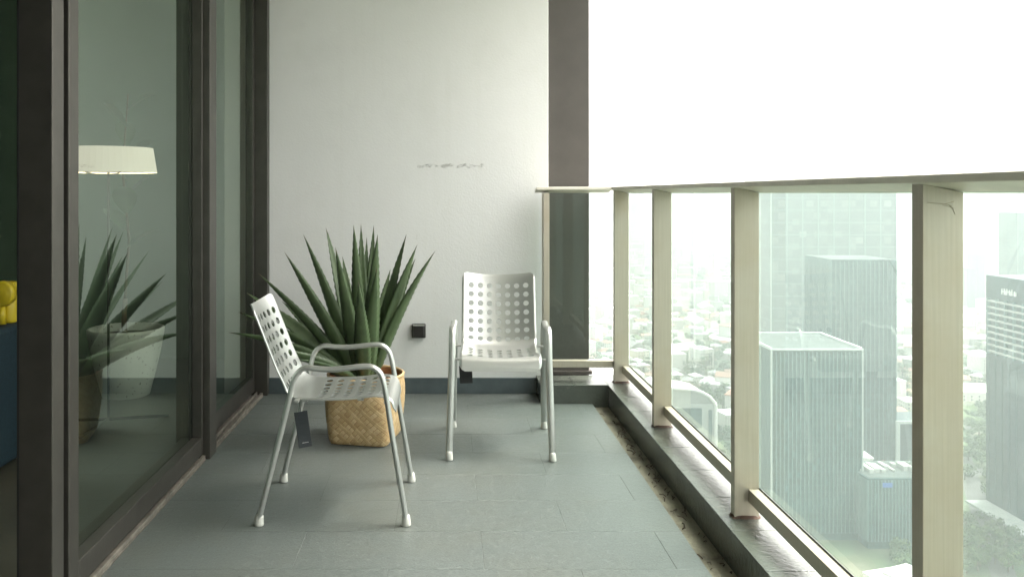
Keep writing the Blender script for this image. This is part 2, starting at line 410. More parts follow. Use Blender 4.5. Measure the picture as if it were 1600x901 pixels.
ip = thing("indoor_tree", "thin stemmed indoor plant with big oval leaves in the speckled pot", "plant", (PX,PY,.35))
tr = MB(); tr.tube([(PX-.01,PY,.35),(PX-.012,PY,.45),(PX-.005,PY,.56)], [.017,.015,.014], 10)
tr.tube([(PX-.007,PY,.55),(PX+.01,PY+.02,.9),(PX-.02,PY,1.3),(PX-.0,PY+.03,1.75)], [.009,.008,.007,.004], 8)
under(tr.build("trunk", M['bark'], smooth=True), ip)
def oval_leaf(mbx, b, d, L, Wd, mi=0):
    b = Vector(b); d = Vector(d).normalized(); sd = d.cross(Vector((0,0,1))).normalized(); u = sd.cross(d)
    vs = []; n = 9
    for i in range(n):
        t = i/(n-1); c_ = b + d*L*t - Vector((0,0,1))*L*.35*t*t; ww = Wd*math.sin(math.pi*min(1,(t*.94+.03)))**.8
        vs += [c_ - sd*ww, c_ - u*ww*-.0 - Vector((0,0,.12*ww)), c_ + sd*ww]
    mbx.add(vs, [(i*3+j, i*3+j+1, i*3+j+4, i*3+j+3) for i in range(n-1) for j in range(2)], mi)
lv = MB(); rng = random.Random(5)
for i in range(9):
    z = .85 + .10*i; a = i*2.4; oval_leaf(lv, (PX, PY+.01, z), (math.cos(a), math.sin(a)*.5, 1.1), .24+.06*rng.random(), .055+.015*rng.random())
under(lv.build("foliage", M['leaf_in'], smooth=True), ip)

# ------------------------------------------------------------------ railing
rl = thing("balcony_railing", "brushed steel railing with flat posts and clear glass panels along the balcony edge", "railing", (.985, 2, .105))
rb = lambda q, nm, bev=.002, mt='steel': under(q.build(nm, M[mt], bevel=bev), rl)
XI, XO = .946, 1.027
posts = [(4.766,.035),(3.862,.034),(2.782,.036),(1.683,.04),(.58,.04),(-.52,.04),(-1.62,.04),(-2.72,.04)]
for y0, d in posts:
    q = MB(); q.add([(XI,y0,.1055),(XO,y0,.1055),(XO,y0+d,.1055),(XI,y0+d,.1055),(XI,y0,1.1895),(XO,y0,1.1715),(XO,y0+d,1.1715),(XI,y0+d,1.1895)],
        [(0,3,2,1),(4,5,6,7),(0,1,5,4),(1,2,6,5),(2,3,7,6),(3,0,4,7)])
    rb(q, "post", .0015)
    # rusty seal round the foot of the post
    q = MB(); r_ = random.Random(int(y0*100)); ring = []
    for k in range(24):
        a = 2*math.pi*k/24; cx, cy = (XI+XO)/2, y0+d/2
        ring.append((cx+.046*math.copysign(abs(math.cos(a))**.5, math.cos(a))*(1+.14*r_.random()), cy+.023*math.copysign(abs(math.sin(a))**.5, math.sin(a))*(1+.25*r_.random())))
    vs = [(x,y,.1052) for x,y in ring] + [(cx+(x-cx)*.82, cy+(y-cy)*.75, .1125+.003*r_.random()) for x,y in ring]
    q.add(vs, [(i,(i+1)%24,24+(i+1)%24,24+i) for i in range(24)] + [tuple(range(24,48))])
    rb(q, "base_seal", 0, 'rust')
M['scratch'] = plain("scratch", (.33,.28,.20), .8)
q = MB()
for pts in ([(.955,1.152),(.972,1.150),(.990,1.149),(1.004,1.145)], [(.990,1.149),(1.002,1.152),(1.008,1.154)], [(.998,1.147),(1.006,1.138),(1.010,1.128)], [(.985,1.147),(1.000,1.143),(1.008,1.140)]):
    q.tube([(x_,1.6826,z_) for x_, z_ in pts], .0005, 5)
rb(q, "scratch", 0, 'scratch')
# cap: sloping flat handrail
def capx(xa, za, xb, zb, t, y0, y1, q):
    q.add([(xa,y0,za),(xb,y0,zb),(xb,y0,zb+t),(xa,y0,za+t),(xa,y1,za),(xb,y1,zb),(xb,y1,zb+t),(xa,y1,za+t)],
          [(0,1,2,3),(7,6,5,4),(0,4,5,1),(1,5,6,2),(2,6,7,3),(3,7,4,0)])
q = MB(); capx(.930, 1.1905, 1.052, 1.1700, .0165, -3.3, 4.860, q); rb(q, "handrail", .003, 'steel_rail')
q = MB(); ya, yb = 4.752, 4.860
q.add([(.507,ya,1.189),(.9295,ya,1.189),(.9295,yb,1.172),(.507,yb,1.172),(.507,ya,1.2065),(.9295,ya,1.2065),(.9295,yb,1.1895),(.507,yb,1.1895)],
      [(0,3,2,1),(4,5,6,7),(0,1,5,4),(1,2,6,5),(2,3,7,6),(3,0,4,7)]); rb(q, "handrail", .003, 'steel_rail')
rb(MB().box(.548,.582,4.775,4.855,.1055,1.1715), "post")
rb(MB().box(.583,.9455,4.795,4.840,.186,.224), "lower_rail")
ys_ = [p for p in posts]
for (ya, da), (yb, db) in zip(posts[:-1], posts[1:]):
    rb(MB().box(.992,1.036,yb+db+.0008,ya-.0008,.158,.201), "lower_rail", .002)
    gx = 1.030
    under(MB().add([(gx,yb+db*.5,.2015),(gx,ya+da*.5,.2015),(gx,ya+da*.5,1.176),(gx,yb+db*.5,1.176)], [(0,1,2,3)]).build("glass_panel", M['rail_glass']), rl)
    rb(MB().box(1.026,1.0285,yb+db+.001,ya-.001,.2015,.206), "gasket", 0, 'gasket')
rb(MB().box(.992,1.036,-3.299,-2.722,.158,.201), "lower_rail", .002)
under(MB().add([(.583,4.83,.2245),(.946,4.83,.2245),(.946,4.83,1.173),(.583,4.83,1.173)], [(0,1,2,3)]).build("glass_panel", M['rail_glass']), rl)

# gutter litter
M['litter'] = plain("dry_leaf", (.045,.03,.018), .9, var=.5, scale=30)
q = MB(); rng = random.Random(3)
for i in range(120):
    x = .83+.065*rng.random() + (.0); y = 1.4+3.2*rng.random(); a = rng.random()*6.28; L = .008+.05*rng.random()**2
    if rng.random() < .5: x = .872+.03*rng.random()
    p0 = Vector((x,y,-.0170)); p1 = p0+Vector((math.cos(a)*L*.6, math.sin(a)*L, .004+.01*rng.random()))
    q.tube([p0,(p0+p1)/2+Vector((.004,.002,.003)),p1], .0012+.0018*rng.random(), 4)
tag(q.build("gutter_debris", M['litter']), "dry twigs and dirt lying in the gutter along the kerb", "debris", kind="stuff")

# ------------------------------------------------------------------ chairs (origin under the middle of the seat; faces +x)
def catmull(pts, sub=14):
    P_ = [Vector(p) for p in pts]; P_ = [P_[0]*2-P_[1]] + P_ + [P_[-1]*2-P_[-2]]; out = []
    for i in range(1, len(P_)-2):
        for k in range(sub):
            t = k/sub; a,b,c,d = P_[i-1:i+3]
            out.append(.5*((2*b)+(c-a)*t+(2*a-5*b+4*c-d)*t*t+(3*b-a-3*c+d)*t**3))
    out.append(P_[-2]); return out
class Curve:
    def __init__(s, pts):
        s.p = pts; s.l = [0]
        for a, b in zip(pts[:-1], pts[1:]): s.l.append(s.l[-1]+(b-a).length)
        s.L = s.l[-1]
    def at(s, d):
        d = max(0, min(s.L, d)); lo, hi = 0, len(s.l)-1
        while hi-lo > 1:
            m = (lo+hi)//2
            if s.l[m] <= d: lo = m
            else: hi = m
        t = (d-s.l[lo])/max(1e-9, s.l[hi]-s.l[lo]); return s.p[lo].lerp(s.p[hi], t)
    def tan(s, d): return (s.at(d+.004)-s.at(d-.004)).normalized()
prof = Curve(catmull([(-.068,0,.757),(-.058,0,.740),(-.042,0,.702),(-.008,0,.615),(.026,0,.530),(.056,0,.470),(.074,0,.443),(.102,0,.426),(.143,0,.420),
                      (.22,0,.418),(.32,0,.421),(.40,0,.431),(.440,0,.434),(.463,0,.425),(.475,0,.403),(.479,0,.381)]))
PITCH = .0455; HR = .0136; W = .183
def shell(v0, v1, name, rows, parent):
    """rows: list of (a, b, has_holes) in arc length"""
    mbx = MB(); T = .0042; vid = {}
    ucuts = [-W, -3.5*PITCH] + [(-2.5+i)*PITCH for i in range(6)] + [3.5*PITCH, W]
    def pt(u, v, side):
        # round the corners and flare the rims
        d_end = min(v-0.0, prof.L-v); rc = .034; w_ = W
        if d_end < rc: w_ = W - rc + math.sqrt(max(0, rc*rc-(rc-d_end)**2))
        q_ = 3.5*PITCH
        if abs(u) > q_: u = math.copysign(q_ + (abs(u)-q_)*(w_-q_)/(W-q_) if w_ > q_ else q_ - (q_-w_)*1.0*((abs(u)-q_)/(W-q_)), u)
        elif w_ < q_: pass
        s_ = abs(u)/W
        p = prof.at(v); t = prof.tan(v); nrm = Vector((-t.z, 0, t.x)).normalized()      # towards the sitter
        blend = max(0, min(1, (v-.0)/.30))
        back = 1 - max(0, min(1, (v-.30)/.12))
        lip = max(0, min(1, (v-.68)/.09))
        dish = (.034*back + .019*(1-back)*(1-lip)) * (s_**2)          # sides come forward / up
        rim = .006*max(0, (s_-.93)/.07)**2
        q2 = p + nrm*(dish - rim) + Vector((0,u,0)) + nrm*(T*.5*side)
        return q2
    def V(u, v, side):
        k = (round(u*1e5), round(v*1e5), side)
        if k not in vid: vid[k] = len(mbx.v); mbx.v.append(tuple(pt(u, v, side)))
        return vid[k]
    def face(idx): mbx.f.append(tuple(idx)); mbx.m.append(0)
    for (a, b, holes) in rows:
        for ci, (ua, ub) in enumerate(zip(ucuts[:-1], ucuts[1:])):
            S = 6
            us = [ua+(ub-ua)*i/S for i in range(S+1)]; vs_ = [a+(b-a)*i/S for i in range(S+1)]
            if holes and 0 < ci < len(ucuts)-2:
                cu, cv = (ua+ub)/2, (a+b)/2
                ring = [(us[i], a) for i in range(S)] + [(ub, vs_[i]) for i in range(S)] + [(us[S-i], b) for i in range(S)] + [(ua, vs_[S-i]) for i in range(S)]
                n_ = len(ring); circ = []
                for (x, y_) in ring:
                    an = math.atan2(y_-cv, x-cu); circ.append((cu+HR*math.cos(an), cv+HR*math.sin(an)))
                mid = [((x*.45+c_[0]*.55), (y_*.45+c_[1]*.55)) for (x, y_), c_ in zip(ring, circ)]
                for side in (1, -1):
                    for k in range(n_):
                        k2 = (k+1) % n_
                        for A, B in ((ring, mid), (mid, circ)):
                            f_ = [V(*A[k], side), V(*A[k2], side), V(*B[k2], side), V(*B[k], side)]
                            face(f_ if side == 1 else f_[::-1])
                for k in range(n_):
                    k2 = (k+1) % n_
                    face([V(*circ[k], 1), V(*circ[k2], 1), V(*circ[k2], -1), V(*circ[k], -1)])
            else:
                for i in range(S):
                    for j in range(S):
                        for side in (1, -1):
                            f_ = [V(us[i], vs_[j], side), V(us[i+1], vs_[j], side), V(us[i+1], vs_[j+1], side), V(us[i], vs_[j+1], side)]
                            face(f_ if side == 1 else f_[::-1])
    # close the outer rim
    allv = sorted({x for r_ in rows for x in [r_[0]+(r_[1]-r_[0])*i/6 for i in range(7)]})
    for x0_, x1_ in zip(allv[:-1], allv[1:]):
        for u in (-W, W): 
            f_ = [V(u, x0_, 1), V(u, x1_, 1), V(u, x1_, -1), V(u, x0_, -1)]; face(f_ if u < 0 else f_[::-1])
    allu = [ua+(ub-ua)*i/6 for ua, ub in zip(ucuts[:-1], ucuts[1:]) for i in range(6)] + [W]
    for vv in (rows[0][0], rows[-1][1]):
        for u0, u1 in zip(allu[:-1], allu[1:]):
            f_ = [V(u0, vv, 1), V(u1, vv, 1), V(u1, vv, -1), V(u0, vv, -1)]; face(f_ if vv == rows[-1][1] else f_[::-1])
    o = mbx.build(name, M['alu'], parent, smooth=True)
    md = o.modifiers.new("edges", 'EDGE_SPLIT'); md.split_angle = R(40)
    return o
hb0 = .038; hb = [(hb0+PITCH*i, hb0+PITCH*(i+1)) for i in range(7)]
hs0 = .038+7*PITCH+.098
back_rows = [(0,.010,False),(.010,.023,False),(.023,hb0,False)] + [(a,b,True) for a,b in hb]
e = hb[-1][1]; split = e + .022
back_rows += [(e, split, False)]
seat_rows = [(split, split+.019*1, False)]
x = split+.019
while x < hs0-.001: nx = min(hs0, x+.019); seat_rows.append((x, nx, False)); x = nx
seat_rows += [(hs0+PITCH*i, hs0+PITCH*(i+1), True) for i in range(6)]
x = hs0+6*PITCH
while x < prof.L-1e-4: nx = min(prof.L, x+.014); nx = prof.L if prof.L-nx < .004 else nx; seat_rows.append((x, nx, False)); x = nx

def make_chair(label):
    t = thing("armchair", label, "chair", group="perforated aluminium armchairs on the balcony")
    shell(0, split, "backrest", back_rows, t)
    shell(split, prof.L, "seat", seat_rows, t)
    for s in (-1, 1):
        yf, yt = .226*s, .216*s
        raw = [(.519,yf,.022),(.472,yt+.003*s,.30),(.452,yt,.43),(.438,yt,.505),(.424,yt,.538),(.398,yt,.556),(.36,yt,.5575),(.27,yt,.548),(.21,yt,.549),
               (.17,yt,.5535),(.145,yt,.545),(.125,yt,.520),(.112,yt,.475),(.085,yt+.002*s,.36),(.0,yf,.022)]
        c = Curve(catmull(raw, 12)); n_ = 84
        ds = [c.L*i/n_ for i in range(n_+1)]
        P_ = [c.at(d) for d in ds]; Tn = [c.tan(d) for d in ds]
        i0 = next(i for i in range(n_) if P_[i].z > .50); i1 = next(i for i in range(n_, 0, -1) if P_[i].z > .50)
        for nm, a, b in (("leg", 0, i0), ("armrest", i0, i1), ("leg", i1, n_)):
            o = MB().tube(P_[a:b+1], .0100, 16, side=(0,1,0), ra=.0152, tang=Tn[a:b+1]).build(nm, M['alu'], t, smooth=True)
            m_ = o.modifiers.new("edges", 'EDGE_SPLIT'); m_.split_angle = R(50)
            if nm == "leg":
                end = P_[0] if a == 0 else P_[-1]; dr = (P_[3]-P_[0]).normalized() if a == 0 else (P_[-4]-P_[-1]).normalized()
                bs = Vector((end.x, end.y, 0)); 
                pts = [bs+Vector((0,0,.0005)), bs+Vector((0,0,.004)), bs+Vector((0,0,.012)), end+dr*.006, end+dr*.012, end+dr*.016]
                MB().tube(pts, [.0160,.0172,.0165,.0150,.0140,.0115], 18).build("rubber_foot", M['foot'], o, smooth=True)
        # brackets between frame and seat shell
        for bx_, bz in ((.128,.432),(.447,.428)):
            MB().box(bx_-.008, bx_+.008, min(s*.176, s*.212), max(s*.176, s*.212), bz-.004, bz+.004).build("bracket", M['screw'], t, bevel=.001)
    for bx_, bz in ((.140,.409),(.345,.414)):
        MB().box(bx_-.011, bx_+.011, -.10, .10, bz-.006, bz).build("cross_bar", M['alu'], t, bevel=.0015)
    return t
left = make_chair("pale aluminium armchair standing sideways in front of the wicker basket")
left.location = (-.660, 3.218, 0)
right = copy_tree(left)
right["label"] = "pale aluminium armchair facing the viewer near the railing"
right.rotation_euler = (0, 0, R(-90-2.5)); right.location = (.262, 4.235, 0)
# scale nothing: both chairs are the same size

def hang_tag(label, c, w_, h_, rz, tilt, mat2):
    t = thing("hang_tag", label, "tag", c, rz)
    t.rotation_euler = (0, tilt, rz)
    q = MB(); nn = 8; vs = []
    for side in (-1, 1):
        for i in range(nn+1):
            z = -h_*i/nn; bow = .006*math.sin(i/nn*math.pi)
            vs += [(-w_/2, bow+side*.0008, z), (w_/2, bow*.4+side*.0008, z)]
    k = 2*(nn+1)
    fs = [(i*2, i*2+1, i*2+3, i*2+2) for i in range(nn)] + [(k+i*2+2, k+i*2+3, k+i*2+1, k+i*2) for i in range(nn)]
    fs += [(0,k,k+1,1), (2*nn+1, k+2*nn+1, k+2*nn, 2*nn)] + [(i*2+2, k+i*2+2, k+i*2, i*2) for i in range(nn)] + [(i*2+1, k+i*2+1, k+i*2+3, i*2+3) for i in range(nn)]
    q.add(vs, fs); q.build("card", M['tag_card'] if mat2 else M['tag_black'], t)
    MB().box(-w_/2-.002, w_/2-.010, .010, .0115, -h_*.98, -.004).build("back_card", M['tag_black'], t)
    MB().tube([(0,0,.0),(0,.002,.10 if mat2 else .05)], .0008, 5).build("string", M['tag_black'], t)
    if mat2:
        r_ = random.Random(2); q = MB(); x_ = -.010
        while x_ < .014:
            l_ = .0012+.0022*r_.random(); q.box(x_, x_+l_, -.0016, -.0009, -h_+.017, -h_+.0192); x_ += l_+.0006
        q.build("print", M['tag_print'], t)
    return t
hang_tag("slate grey paper swing tag hanging under the sideways chair", (-.566, 3.30, .322), .050, .140, R(6), R(-8), True)
hang_tag("black swing tag hanging under the chair near the railing", (.090, 3.92, .375), .058, .082, R(-4), R(-3), False)

# ------------------------------------------------------------------ basket and agave
def m_wicker():
    n = N("bamboo_strip"); v = n.coord(); g = n.new("ShaderNodeNewGeometry")
    c = n.ramp(g.outputs['Random Per Island'], [(0,(.46,.31,.15)),(.5,(.55,.39,.20)),(1,(.64,.48,.27))])
    st = n.coord((1,1,1)); c = n.mix(c, (.26,.15,.06), n.ramp(n.noise(v, 90, 4, .7), [(.5,0.0),(.8,.35)]))
    c = n.mix(c, (.24,.13,.05), n.ramp(n.noise(v, 9, 3), [(.55,0.0),(.75,.4)]))
    return n.principled(c, .5, 0, n.bump(n.noise(v, 220, 3), .3, .002))
M['wicker'] = m_wicker()
M['wicker_in'] = plain("basket_lining", (.30,.125,.045), .8, var=.25, scale=30, bump=.4)
M['coir'] = plain("coir_mulch", (.20,.085,.035), .95, var=.5, scale=70, bump=.9, bscale=120)
BX, BY, BR = -.385, 4.065, R(-12)
def b_point(a, z, off=0.0):
    """basket wall: rounded square foot that turns into a round mouth"""
    H = .312; t = max(0, min(1, z/H)); e_ = 2 + 7*(1-t)**1.2
    ca, sa = math.cos(a), math.sin(a)
    rr = 1/((abs(ca)**e_+abs(sa)**e_)**(1/e_)); 
    half = .143 + .034*math.sin(t*1.35) + (.006*t)
    r_ = rr*half + off
    if z < .02: r_ -= (.02-z)*.35
    return Vector((r_*ca, r_*sa, z))
bk = thing("woven_basket", "woven bamboo basket planter with square foot and round mouth behind the chair", "basket", (BX,BY,0), BR)
# inner wall
q = MB(); n = 72; zs = [.002,.01,.03,.08,.14,.2,.26,.306]
vs = [b_point(2*math.pi*i/n, z, -.004) for z in zs for i in range(n)] + [b_point(2*math.pi*i/n, z, -.010) for z in (.306,.22) for i in range(n)]
q.add(vs, [(k*n+i, k*n+(i+1)%n, (k+1)*n+(i+1)%n, (k+1)*n+i) for k in range(len(zs)+1) for i in range(n)] + [tuple(range(n-1,-1,-1))])
q.build("lining", M['wicker_in'], bk, smooth=True)
# diagonal weave: short arched strips in a herringbone order
q = MB(); nA = 44; S_ = .029; perim = 2*math.pi*.165
def strip(a0, z0, da, dz, wid):
    """one visible float of a strip, along (da,dz) in (perimeter metres, height)"""
    L = math.hypot(da, dz); tx, tz = da/L, dz/L; nx_, nz_ = -tz, tx; vs = []; n_ = 5
    for i in range(n_):
        t = i/(n_-1); bow = .0032*math.sin(math.pi*t)**.7 + .0003
        for sgn in (-1, -.5, .5, 1):
            s2 = sgn*wid/2; X = a0+da*t+nx_*s2; Z = z0+dz*t+nz_*s2; Z = max(.004, min(.302, Z))
            vs.append(b_point(X/perim*2*math.pi, Z, -.003+bow - (.0012 if abs(sgn) == 1 else 0)))
    q.add(vs, [(i*4+j, i*4+j+1, i*4+j+5, i*4+j+4) for i in range(n_-1) for j in range(3)])
nx = int(perim/S_); S_ = perim/nx; d_ = S_/2
for i in range(nx):
    for j in range(-1, int(.31/S_)+2):
        for par in (0, 1):
            a0 = i*S_ + (d_ if par else 0); z0 = j*S_ + (d_ if par else 0)
            k = (i + j) % 2
            if (i - j + par) % 2 == 0: strip(a0-d_*1.02, z0-d_*1.02, 2.04*d_, 2.04*d_, S_*.66)
            else: strip(a0-d_*1.02, z0+d_*1.02, 2.04*d_, -2.04*d_, S_*.66)
q.build("woven_wall", M['wicker'], bk, smooth=False)
q = MB(); ringp = [b_point(2*math.pi*i/96, .307, -.003+.0008*math.sin(i*1.7)) for i in range(97)]
q.tube(ringp, .0065, 8, side=(0,0,1), ra=.009, caps=False); q.build("rim", M['wicker'], bk, smooth=True)
q = MB(); vs = [Vector((0,0,.262))] ; rr = random.Random(8)
rings = [.03,.06,.09,.12,.145,.165]
for r_ in rings: vs += [Vector((r_*math.cos(2*math.pi*i/40), r_*math.sin(2*math.pi*i/40), .262+.016*(rr.random()-.5))) for i in range(40)]
fs = [(0,1+i,1+(i+1)%40) for i in range(40)] + [(1+k*40+i, 1+(k+1)*40+i, 1+(k+1)*40+(i+1)%40, 1+k*40+(i+1)%40) for k in range(5) for i in range(40)]
q.add(vs, fs); q.build("mulch", M['coir'], bk, smooth=False)

def m_agave():
    n = N("agave_leaf"); g = n.new("ShaderNodeNewGeometry"); v = n.coord()
    c = n.ramp(g.outputs['Random Per Island'], [(0,(.045,.078,.032)),(.5,(.068,.108,.045)),(1,(.10,.142,.062))])
    uv = n.new("ShaderNodeTexCoord"); sp = n.new("ShaderNodeSeparateXYZ"); n.link(uv.outputs['UV'], sp.inputs[0])
    n.link
    c = n.mix(c, (.12,.16,.075), n.ramp(sp.outputs[0], [(.36,0.0),(.5,.38),(.64,0.0)]))
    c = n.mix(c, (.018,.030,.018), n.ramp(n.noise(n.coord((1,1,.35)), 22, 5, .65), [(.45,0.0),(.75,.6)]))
    c = n.mix(c, (.10,.07,.035), n.ramp(sp.outputs[1], [(.955,0.0),(.985,.8)]))
    return n.principled(c, .46, 0, n.bump(n.noise(n.coord((1,1,1)), 60, 3), .15, .003))
M['agave'] = m_agave()
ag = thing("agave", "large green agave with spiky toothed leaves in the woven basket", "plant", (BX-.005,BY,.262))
AX = Vector((BX-.005, BY, .262))
def agave_leaf(tip, width, lift=.05, root=.035, roll=0.0):
    tip = Vector(tip); d = tip-AX; hd = Vector((d.x, d.y, 0)); L = d.length
    hn = hd.normalized() if hd.length > 1e-4 else Vector((1,0,0))
    b = AX + hn*root*min(1, hd.length/.1) + Vector((0,0,-.01))
    c1 = b + (tip-b)*.45 + Vector((0,0,1))*lift*L - hn*lift*.3*L
    n_ = 46; vs = []; uvs = []
    for i in range(n_+1):
        t = i/n_; p = b*(1-t)**2 + c1*2*t*(1-t) + tip*t*t; tg = ((c1-b)*(1-t)+(tip-c1)*t).normalized()
        sd = tg.cross(Vector((0,0,1)));
        if sd.length < .15: sd = Vector((-hn.y, hn.x, 0))
        al = tg.cross(Vector((0,1,0)));
        if al.dot(sd) < 0: al = -al
        sd = (sd.normalized()*.45 + al.normalized()*(.55 if abs(d.y) < .3 else .2))
        sd = (sd - tg*sd.dot(tg)).normalized(); up_ = sd.cross(tg).normalized()
        if up_.dot(hn) > 0: up_ = -up_
        w_ = width*.5*(.62+.38*math.sin(min(1, t/.34)*math.pi/2)) if t < .34 else width*.5*(1-((t-.34)/.66)**1.55)
        w_ = max(w_, .0009*(1 if i < n_ else .3))
        tooth = (.0034 if i % 2 else -.0002)*min(1, (1-t)*5)*(1 if t > .12 else 0)
        ch = .26*w_; th = (.0095*(1-t)**.7+.001)
        for s_ in (-1,-.62,-.25,.25,.62,1):
            ww = w_*s_ + (math.copysign(tooth, s_) if abs(s_) == 1 else 0)
            vs.append(p + sd*ww + up_*(ch*abs(s_)**1.6)); uvs.append((.5+.5*s_, t))
        for s_ in (.62,.25,-.25,-.62):
            vs.append(p + sd*w_*s_ + up_*(ch*abs(s_)**1.6 - th*(1-abs(s_)**2))); uvs.append((.5+.5*s_, t))
    K = 10; fs = [(k*K+i, k*K+(i+1)%K, (k+1)*K+(i+1)%K, (k+1)*K+i) for k in range(n_) for i in range(K)]
    q = MB().add([v_-AX for v_ in vs], fs); o = q.build("leaf", M['agave'], ag, smooth=True)
    ul = o.data.uv_layers.new(name="UVMap")
    for lp in o.data.loops: ul.data[lp.index].uv = uvs[lp.vertex_index]
    return o
leaf_tips = [  # px, py of the tip in the photograph and depth offset from the plant axis
    (404,427,-.02,.082,.05),(444,393,.05,.062,.05),(446,396,-.12,.092,.03),(474,366,-.06,.088,.04),(509,355,.10,.070,.03),(512,362,.22,.06,.03),
    (524,386,-.16,.085,.02),(552.6,351,-.10,.080,.02),(564,350,.12,.07,.02),(573,370,.24,.06,.02),(584,352,.16,.07,.02),(590,366,-.14,.088,.02),
    (589,418,-.30,.085,.05),(635,366,.02,.080,.04),(652,382,-.05,.084,.05),(649,404,.18,.07,.05),(680,392,-.08,.062,.09),
    (385,457,.12,.085,.06),(372,487,.00,.085,.08),(357,519,-.08,.085,.12),(420,545,-.26,.085,.10),(440,470,.30,.07,.05),(455,560,-.38,.08,.08),
    (470,440,.34,.07,.04),(535,400,.36,.07,.03),(610,420,.36,.07,.04),(560,440,-.40,.08,.05),(628,452,.22,.06,.10)]
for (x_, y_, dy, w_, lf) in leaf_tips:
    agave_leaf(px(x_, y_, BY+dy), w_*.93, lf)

# ------------------------------------------------------------------ the city far below
GZ = EYE - 200.0
def gxy(x, y, z=GZ):      # where a sight line meets the height z
    Y = (EYE-z)*F/(y-302); return (x-697)/F*Y, Y
def m_ground():
    n = N("city_ground"); v = n.coord((.001,.001,.001))
    f = n.noise(v, 7, 8, .6)
    c = n.ramp(f, [(.38,(.05,.085,.035)),(.5,(.10,.12,.07)),(.58,(.28,.26,.22)),(.75,(.38,.37,.34))])
    vo = n.new("ShaderNodeTexVoronoi"); vo.inputs['Scale'].default_value = 60; n.link(v, vo.inputs['Vector'])
    c = n.mix(c, vo.outputs['Color'], .12, 'OVERLAY')
    return n.principled(c, .9)
q = MB().add([(-14000,-3000,GZ),(14000,-3000,GZ),(14000,14000,GZ),(-14000,14000,GZ)], [(0,1,2,3)])
tag(q.build("ground", m_ground()), kind="structure")

M['tower_glass'] = plain("tower_glass", (.045,.085,.085), .25, 0, var=.25, scale=.03, spec=.6)
def m_facade(name, dark, lite, sx, sz, rough=.3):
    n = N(name); tc = n.new("ShaderNodeTexCoord"); sp = n.new("ShaderNodeSeparateXYZ"); n.link(tc.outputs['Object'], sp.inputs[0]); cells = []
    for ax, st in ((0, sx), (1, sx), (2, sz)):
        m1 = n.new("ShaderNodeMath", operation='SNAP'); n.link(sp.outputs[ax], m1.inputs[0]); m1.inputs[1].default_value = st; cells.append(m1.outputs[0])
    cb = n.new("ShaderNodeCombineXYZ"); [n.link(c_, cb.inputs[i_]) for i_, c_ in enumerate(cells)]
    wn = n.new("ShaderNodeTexWhiteNoise"); n.link(cb.outputs[0], wn.inputs['Vector'])
    c = n.ramp(wn.outputs['Value'], [(.0, dark), (.75, tuple(a*1.25 for a in dark)), (.93, lite), (1, tuple(a*1.5 for a in lite))])
    md = n.new("ShaderNodeMath", operation='FLOORED_MODULO'); n.link(sp.outputs[2], md.inputs[0]); md.inputs[1].default_value = sz
    band = n.ramp(md.outputs[0], [(.0, 0.0), (.99, 0.0)]); lt = n.new("ShaderNodeMath", operation='LESS_THAN'); n.link(md.outputs[0], lt.inputs[0]); lt.inputs[1].default_value = sz*.22
    c = n.mix(c, lite, lt.outputs[0])
    c = n.mix(c, tuple(a*1.6 for a in lite), n.ramp(n.noise(n.coord((.012,.012,.03)), 1.6, 5, .6), [(.52, 0.0), (.72, .55)]))  # broad pale noise patches: reflections painted into the facade colour
    return n.principled(c, rough)
M['tower_glass2'] = m_facade("tower_glass_panes", (.010,.050,.054), (.030,.085,.088), 2.3, 3.9)
M['dark_slab'] = m_facade("dark_cladding_panes", (.008,.030,.036), (.020,.048,.054), 3.25, 3.9)
M['tower_panel'] = plain("tower_panel", (.14,.19,.18), .5, 0, var=.2, scale=.05)
M['conc'] = plain("pale_concrete", (.42,.44,.41), .8, var=.15, scale=.1)
M['pale_trim'] = plain('pale_trim', (.45,.50,.48), .6)
M['white_trim'] = plain("white_trim", (.78,.78,.75), .6, var=.05)
M['roof_dark'] = plain('flat_roof_gravel', (.07,.09,.085), .9, var=.3, scale=.2)
M['fin'] = plain("pale_fin", (.13,.215,.21), .5, var=.1)

